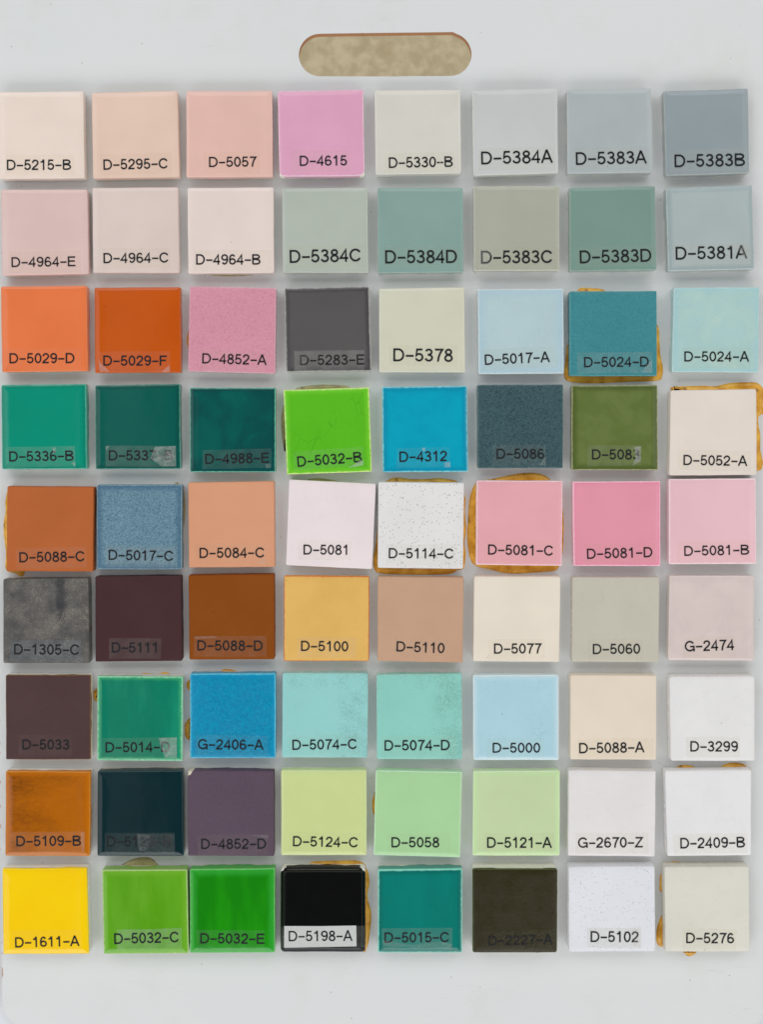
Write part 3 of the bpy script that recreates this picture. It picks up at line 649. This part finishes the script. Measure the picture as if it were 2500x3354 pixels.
T(10, 'D-5015-C', (-15, 486, 350, 482, 350, 845, -17, 845), (14, 801, 293, 799, 44), (0, 738, 308, 828), (0, 112, 104), (194, 224, 206), 'g', 'peacock green', 'glossy peacock green tile with pale rim beside the black tile', haze=.05, rw=1.2, rk=.95, pool=((0, 96, 90), 4, .7), t=.0088, pat='run_sheen', c2=(4, 122, 114), pm=.5, pockets=[([(4, 790), (60, 800), (140, 810), (250, 795), (305, 805), (304, 826), (60, 818), (10, 812)], .10, .6)])
T(10, 'D-2227-A', (394, 482, 762, 482, 761, 845, 394, 845), (464, 814, 740, 808, 42), (444, 750, 748, 836), (50, 47, 31), (92, 112, 62), 's', 'dark moss brown', 'dark moss brown tile with drips on its pale side beside the peacock green tile', pat='dusty', c2=(70, 58, 44), haze=.008, rw=.8, rk=.6, t=.0100, skirt=.12, drip=.0005, r=.0014)
T(10, 'D-5102', (810, 474, 1184, 470, 1186, 840, 812, 842), (906, 798, 1112, 799, 47), (890, 738, 1124, 824), (218, 222, 230), (222, 225, 230), 's', 'flecked bluish white', 'bluish white tile with faint grey flecks beside the dark moss brown tile', pat='speck', c2=(158, 158, 166), pm=.5, haze=.07, tint=(.97, .965, .94), t=.0086, pockets=[([(1070, 745), (1120, 742), (1122, 820), (1080, 815), (1095, 785)], .12, .7)])
T(10, 'D-5276', (1226, 474, 1592, 472, 1597, 841, 1229, 841), (1320, 803, 1525, 804, 45), (1303, 740, 1538, 832), (214, 213, 203), (218, 217, 208), 's', 'eggshell', 'eggshell tile at the row end with glue blobs at its sides', haze=.04, t=.0086, clay='c',
  glue=[('amber', .0016, [(1245, 640), (1214, 680), (1192, 740), (1190, 790), (1206, 818), (1245, 800)]), ('amber', .0013, [(1250, 480), (1212, 500), (1204, 540), (1207, 580), (1250, 580)]), ('amber', .0009, [(1235, 475), (1260, 449), (1300, 455), (1315, 480)]), ('amber', .0010, [(1300, 825), (1315, 850), (1335, 860), (1356, 850), (1368, 825)])])


CAL = {      # small tint trims, tile by tile
    'D-5215-B': (0.899, 0.865, 0.859), 'D-5295-C': (0.888, 0.829, 0.798), 'D-5057': (0.932, 0.919, 0.903), 'D-4615': (0.93, 0.911, 0.89),
    'D-5330=B': (0.894, 0.877, 0.874), 'D-5384A': (0.844, 0.846, 0.81), 'D-5383A': (0.796, 0.804, 0.777), 'D-5383B': (0.78, 0.814, 0.797),
    'D-4964-E': (0.979, 0.942, 0.907), 'D-4964-C': (0.851, 0.823, 0.792), 'D-4964-B': (0.896, 0.863, 0.841), 'D-5384C': (0.812, 0.828, 0.81),
    'D-5384D': (0.867, 0.91, 0.911), 'D-5383C': (0.856, 0.837, 0.804), 'D-5383D': (0.788, 0.854, 0.855), 'D-5381A': (0.856, 0.879, 0.849),
    'D-5029-D': (0.951, 0.965, 1.028), 'D-5029-F': (0.826, 0.77, 0.5), 'D-4852-A': (1.057, 1.151, 1.057), 'D-5283-E': (0.956, 0.955, 0.914),
    'D-5378': (0.835, 0.835, 0.803), 'D-5017-A': (0.854, 0.849, 0.826), 'D-5024-D': (0.78, 0.88, 0.812), 'D-5024-A': (0.903, 0.906, 0.865),
    'D-5336-B': (0.5, 0.955, 0.93), 'D-5337-B': (0.5, 0.734, 0.699), 'D-4988-E': (0.5, 1.0, 0.929), 'D-5032-B': (1.023, 1.012, 0.533),
    'D-4312': (0.5, 0.932, 0.898), 'D-5086': (0.638, 0.686, 0.742), 'D-5083': (0.818, 0.721, 0.641), 'D-5052-A': (0.878, 0.874, 0.878),
    'D-5088-C': (0.928, 0.903, 0.784), 'D-5017-C': (0.629, 0.733, 0.764), 'D-5084-C': (0.901, 0.919, 0.917), 'D-5081': (0.925, 0.912, 0.903),
    'D-5114-C': (0.904, 0.894, 0.885), 'D-5081-C': (0.951, 0.948, 0.915), 'D-5081-D': (0.951, 0.956, 0.957), 'D-5081-B': (0.942, 0.931, 0.903),
    'D-1305-C': (0.903, 0.883, 0.88), 'D-5111': (0.858, 0.877, 0.907), 'D-5088-D': (0.882, 0.857, 0.658), 'D-5100': (0.931, 0.917, 0.903),
    'D-5110': (0.955, 0.946, 0.968), 'D-5077': (0.906, 0.884, 0.886), 'D-5060': (0.912, 0.921, 0.905), 'G-2474': (0.968, 0.966, 0.943),
    'D-5033': (0.867, 0.943, 0.916), 'D-5014-D': (0.5, 0.817, 0.74), 'G-2406-A': (0.5, 0.919, 0.922), 'D-5074-C': (0.957, 0.927, 0.916),
    'D-5074-D': (1.065, 0.978, 0.979), 'D-5000': (1.097, 0.927, 0.851), 'D-5088-A': (0.915, 0.874, 0.855), 'D-3299': (0.923, 0.896, 0.87),
    'D-5109-B': (0.842, 0.84, 0.732), 'D-5120-B': (0.5, 0.633, 0.696), 'D-4852-D': (0.845, 0.906, 0.879), 'D-5124-C': (0.857, 0.874, 0.841),
    'D-5058': (0.912, 0.938, 0.959), 'D-5121-A': (0.954, 0.938, 0.923), 'G-2670-Z': (0.887, 0.86, 0.843), 'D-2409-B': (0.88, 0.863, 0.847),
    'D-1611-A': (1.149, 0.967, 0.5), 'D-5032-C': (0.795, 0.829, 0.572), 'D-5032-E': (0.743, 0.968, 0.637), 'D-5198-A': (1.0, 0.836, 0.764),
    'D-5015-C': (0.5, 0.983, 0.946), 'D-2227-A': (0.912, 0.88, 0.798), 'D-5102': (0.931, 0.896, 0.872), 'D-5276': (0.902, 0.883, 0.859),
}
# ------------------------------------------------------------------ tile builder
def superring(r, k_side, k_arc, inset, size):
    """rounded unit square ring, counter-clockwise, inset in metres for a tile of half-size 'size'"""
    a = 1.0 - inset / size
    rr = max(r / size - inset / size, 0.012)
    pts = []
    for (sx, sy, a0) in ((1, -1, -90), (1, 1, 0), (-1, 1, 90), (-1, -1, 180)):
        cx, cy = sx * (a - rr), sy * (a - rr)
        for i in range(k_arc + 1):
            an = math.radians(a0 + 90 * i / k_arc)
            pts.append((cx + rr * math.cos(an), cy + rr * math.sin(an)))
        # straight run to the next corner
        nx, ny = {(1, -1): (1, 1), (1, 1): (-1, 1), (-1, 1): (-1, -1), (-1, -1): (1, -1)}[(sx, sy)]
        e = pts[-1]
        ncx, ncy = nx * (a - rr), ny * (a - rr)
        an = math.radians(a0 + 90)
        f = (ncx + rr * math.cos(an), ncy + rr * math.sin(an))
        for i in range(1, k_side):
            t = i / k_side
            pts.append((e[0] + (f[0] - e[0]) * t, e[1] + (f[1] - e[1]) * t))
    return pts

def smooth_closed(pts, sub=5):
    out, n = [], len(pts)
    for i in range(n):
        p0, p1, p2, p3 = (Vector(pts[(i + k) % n]) for k in (-1, 0, 1, 2))
        for s in range(sub):
            t = s / sub
            out.append(0.5 * ((2 * p1) + (p2 - p0) * t + (2 * p0 - 5 * p1 + 4 * p2 - p3) * t * t + (3 * p1 - p0 - 3 * p2 + p3) * t ** 3))
    return out

def build_tile(idx, t):
    rg = random.Random(100 + idx)
    z = t['z']
    hgt = t.get('t', 0.0078)
    q = [zp(z, *t['quad'][i]) for i in range(4)]               # TL TR BR BL, photograph pixels
    w = [P(x, y, hgt) for x, y in q]
    cen = (w[0] + w[1] + w[2] + w[3]) / 4
    ang = math.atan2(w[1].y - w[0].y, w[1].x - w[0].x)
    ca, sa = math.cos(-ang), math.sin(-ang)
    def loc(p):
        d = p - cen
        return Vector((d.x * ca - d.y * sa, d.x * sa + d.y * ca))
    c = [loc(p) for p in w]
    size = ((c[1] - c[0]).length + (c[2] - c[1]).length) / 4
    e = bpy.data.objects.new('glaze_tile', None)
    sc.collection.objects.link(e)
    e.location = (cen.x, cen.y, ZB)
    e.rotation_euler = (0, 0, ang)
    e.empty_display_size = 0.02
    e['label'] = t['label']
    e['category'] = 'tile'
    e['group'] = 'glazed sample tiles glued to the board'
    def quad(u, v):
        # u right, v up in -1..1
        a, b = (u + 1) / 2, (v + 1) / 2
        return (c[3] * (1 - a) + c[2] * a) * (1 - b) + (c[0] * (1 - a) + c[1] * a) * b
    K_S, K_A = 18, 4
    r = t.get('r', 0.0008) * rg.uniform(0.8, 1.3)
    n = len(superring(r, K_S, K_A, 0, size))
    # smooth irregularity of the outline
    ph = [rg.uniform(0, 6.28) for _ in range(6)]
    amp = t.get('wob', 0.55)
    def wobble(i):
        a = 6.2832 * i / n
        return amp * (0.00010 * math.sin(3 * a + ph[0]) + 0.00006 * math.sin(7 * a + ph[1]) + 0.00004 * math.sin(17 * a + ph[2]) + 0.00003 * math.sin(31 * a + ph[3]))
    bev = t.get('bev', 0.0007)
    skirt = t.get('skirt', 0.8) * hgt
    dome = {'g': 1.0, 's': 0.6, 'm': 0.2}[t['gloss']]         # the glaze swells inside its rim
    rings = [(0.0, -skirt, -3.0), (-0.00004, -max(bev * 2.0, 0.0012) if skirt > max(bev * 2.2, 0.0014) else -skirt * 0.8, -1.0), (0.0, -bev, 0.0), (bev * 0.12, -bev * 0.5, 0.1), (bev * 0.42, -bev * 0.15, 0.35), (bev, 0.0, 0.8),
             (0.0014, 0.00018 * dome, 1.4), (0.0022, 0.00032 * dome, 2.2), (0.0035, 0.00042 * dome, 3.5), (0.0055, 0.00046 * dome, 5.5), (0.009, 0.00045 * dome, 9.0), (0.015, 0.00044 * dome, 15.0), (0.020, 0.00043 * dome, 20.0)]
    verts, faces, edge = [], [], []
    chip = t.get('chips', [])
    for ri, (ins, dz, ed) in enumerate(rings):
        pts = superring(r, K_S, K_A, max(ins, 0), size)
        for i, (u, v) in enumerate(pts):
            wo = wobble(i) * max(0.0, 1 - max(ins, 0) / 0.006)
            p = quad(u, v)
            d = p.normalized()
            p = p + d * (wo - min(ins, 0))
            zz = hgt + dz
            if ri == 0:
                a = 6.2832 * i / n
                zz += t.get('drip', 0.0006) * (math.sin(5 * a + ph[4]) + 0.7 * math.sin(13 * a + ph[5]) + 0.5 * math.sin(29 * a + ph[1]))
                zz = max(zz, 0.0004)
            for (cu, cv, cr, cd) in chip:                      # knocked corners
                dd = math.hypot(u - cu, v - cv)
                if dd < cr and ed < 3:
                    k = (1 - dd / cr)
                    zz -= cd * k
                    p = p * (1 - 0.03 * k)
            verts.append((p.x, p.y, zz)); edge.append(ed)
    R = len(rings)
    for ri in range(R - 1):
        for i in range(n):
            j = (i + 1) % n
            faces.append((ri * n + i, ri * n + j, (ri + 1) * n + j, (ri + 1) * n + i))
    verts.append((0, 0, hgt + 0.00043 * dome)); edge.append(26.0)
    ce = len(verts) - 1
    for i in range(n):
        faces.append(((R - 1) * n + i, (R - 1) * n + (i + 1) % n, ce))
    me = mesh('glaze', verts, faces, True)
    at = me.attributes.new('edge', 'FLOAT', 'POINT')
    at.data.foreach_set('value', edge)
    link('glaze', me, e, glaze(t, 500 + idx))
    # clay body under the glaze
    bv, bf = [], []
    levels = [(0.0006, 0.0), (0.0001, 0.0005), (0.00009, hgt * 0.5), (0.00012, hgt - bev - 0.0001), (bev + 0.0002, hgt - 0.0004)]
    for ins, zz in levels:
        for i, (u, v) in enumerate(superring(r, K_S, K_A, ins, size)):
            p = quad(u, v)
            p = p + p.normalized() * (wobble(i) * 0.9 - 0.00004)
            bv.append((p.x, p.y, zz))
    for ri in range(len(levels) - 1):
        for i in range(n):
            j = (i + 1) % n
            bf.append((ri * n + i, ri * n + j, (ri + 1) * n + j, (ri + 1) * n + i))
    bf.append(tuple(reversed(range(n))))
    bf.append(tuple(range((len(levels) - 1) * n, len(levels) * n)))
    bo = link('clay_body', mesh('clay_body', bv, bf), e, {'w': CLAY_WHITE, 'c': CLAY_CREAM, 'r': CLAY_RED}[t.get('clay', 'w')])
    # ---- tape label and lettering
    x0, y0, x1, y1 = t['tape']
    tx0, ty0, tx1, ty1, cap = t['txt']
    ta = math.atan2(-(ty1 - ty0), tx1 - tx0)
    hgt += 0.00045 * dome + 0.00002
    zt = hgt + 0.000213
    def tl(px, py):
        return loc(P(*zp(z, px, py), hgt))
    mid = ((x0 + x1) / 2, (y0 + y1) / 2)
    def rtl(px, py):
        a = -ta
        dx, dy = px - mid[0], py - mid[1]
        return tl(mid[0] + dx * math.cos(a) - dy * math.sin(a), mid[1] + dx * math.sin(a) + dy * math.cos(a))
    def thin(name, outline, za, zb, parent, mat):
        k = len(outline)
        vs = [(p.x, p.y, za) for p in outline] + [(p.x, p.y, zb) for p in outline]
        fs = [tuple(reversed(range(k))), tuple(range(k, 2 * k))] + [(i, (i + 1) % k, k + (i + 1) % k, k + i) for i in range(k)]
        return link(name, mesh(name, vs, fs), parent, mat)
    j = lambda: rg.uniform(-2.2, 2.2)
    out = [rtl(x0 + j(), y1 + j()), rtl((x0 + x1) / 2 + j(), y1 + j() * .5), rtl(x1 + j(), y1 + j()), rtl(x1 + j(), y0 + j()), rtl((x0 + x1) / 2, y0 + j() * .5), rtl(x0 + j(), y0 + j())]
    if t.get('paper'):
        lab = thin('paper_label', out, hgt + 0.00004, hgt + 0.00009, e, PAPER)
        a0 = [rtl(t['quad'][0][0] + 4, y1 + 1), rtl(t['quad'][1][0] - 4, y1 + 2), rtl(t['quad'][1][0] - 5, y0 - 1), rtl(t['quad'][0][0] + 4, y0 + 1)]
        tape = thin('tape_strip', a0, hgt + 0.00016, hgt + 0.0002, lab, tape_mat(0.03, (0.98, 0.98, 0.97)))
        owner = lab
    else:
        tape = thin('tape_label', out, hgt + 0.00017, hgt + 0.00021, e, tape_mat(t.get('haze', 0.05) * (0.62 if sum(t['rgb']) > 420 else 0.55), t.get('tint', (0.992, 0.988, 0.972)), 0.0, idx % 5))
        owner = tape
    cad = 0.0
    for ch in t['text']:
        cad += GLYPH[ch][0]
    lb, rb = .084, GLYPH[t['text'][-1]][0] - {'A': .90, 'B': .87, 'C': .96, 'D': .92, 'E': .82, 'F': .76, 'Z': .79}.get(t['text'][-1], .70)
    A, B = tl(tx0, ty0), tl(tx1, ty1)
    ux = (B - A).normalized()
    uy = Vector((-ux.y, ux.x))
    ch_ = cap * ZK * S * (D - hgt) / D
    wx = (B - A).length / (cad - lb - rb)
    lv, lf = [], []
    x = -lb
    zz = zt
    for ch in t['text']:
        for pts, closed in GLYPH[ch][1]:
            zz += 0.000002
            ribbon([((px + x) * wx / ch_, py) for px, py in pts], closed, H, lv, lf, zz, lambda p: tuple(A + ux * p.x * ch_ + uy * p.y * ch_))
        x += GLYPH[ch][0]
    link('lettering', mesh('lettering', lv, lf), owner, INK)
    for k, (poly, hz, gr) in enumerate(t.get('pockets', [])):
        o = [tl(px, py) for px, py in poly]
        if (o[1] - o[0]).cross(o[2] - o[0]) < 0:
            o.reverse()
        thin('air_pocket', o, hgt + 0.00028, hgt + 0.00030, tape, tape_mat(hz * 0.45, (0.99, 0.99, 0.98), gr, 7 + k))
    # ---- squeezed-out glue
    for g in t.get('glue', []):
        kind, height, poly = g
        pl = smooth_closed([loc(P(*zp(z, px, py))) for px, py in poly], 6)
        area_ = sum(pl[i].cross(pl[(i + 1) % len(pl)]) for i in range(len(pl)))
        if area_ < 0:
            pl.reverse()
        m_ = len(pl)
        nor = []
        for i in range(m_):
            d = (pl[(i + 1) % m_] - pl[i - 1]).normalized()
            nor.append(Vector((d.y, -d.x)))
        jit = [0.00004 * math.sin(i * 1.7) + 0.00008 * math.sin(i * 0.61 + 2) for i in range(m_)]
        gv, gf = [], []
        lev = [(0.0, 0.00001), (0.0004, height * 0.42), (0.0010, height * 0.78), (0.0018, height), (0.0026, height * 1.04)]
        for ins, hz in lev:
            for i in range(m_):
                p = pl[i] + nor[i] * (jit[i] - ins)
                gv.append((p.x, p.y, hz + (0.0001 * math.sin(i * 0.9) if ins > 0.0004 else 0)))
        for ri in range(len(lev) - 1):
            for i in range(m_):
                k2 = (i + 1) % m_
                gf.append((ri * m_ + i, ri * m_ + k2, (ri + 1) * m_ + k2, (ri + 1) * m_ + i))
        top = tuple(range((len(lev) - 1) * m_, len(lev) * m_))
        gf.append(top)
        link('glue_bead', mesh('glue_bead', gv, gf, True), e, GLUE[kind])
    return e

for i, t in enumerate(TILES):
    build_tile(i, t)

# a stray white hair lying on the lime green tile
hp = [P(*zp(5, x, y), 0.0078) for x, y in ((1541, 200), (1550, 212), (1554, 226), (1551, 240), (1543, 251))]
hp = [Vector((p.x, p.y, ZB + 0.0078 + 0.00012)) for p in hp]
hv, hf = [], []
for i, p in enumerate(hp):
    d = (hp[min(i + 1, 4)] - hp[max(i - 1, 0)]).normalized()
    sd = Vector((-d.y, d.x, 0))
    for k in range(6):
        a = 6.2832 * k / 6
        hv.append(p + (sd * math.cos(a) + Vector((0, 0, 1)) * math.sin(a)) * 0.00011)
for i in range(4):
    for k in range(6):
        hf.append((i * 6 + k, i * 6 + (k + 1) % 6, (i + 1) * 6 + (k + 1) % 6, (i + 1) * 6 + k))
hair = link('stray_hair', mesh('stray_hair', hv, hf, True), None, clay((222, 236, 214), 'white_fibre'))
hair['label'] = 'short curved white hair lying on the lime green tile'
hair['category'] = 'hair'
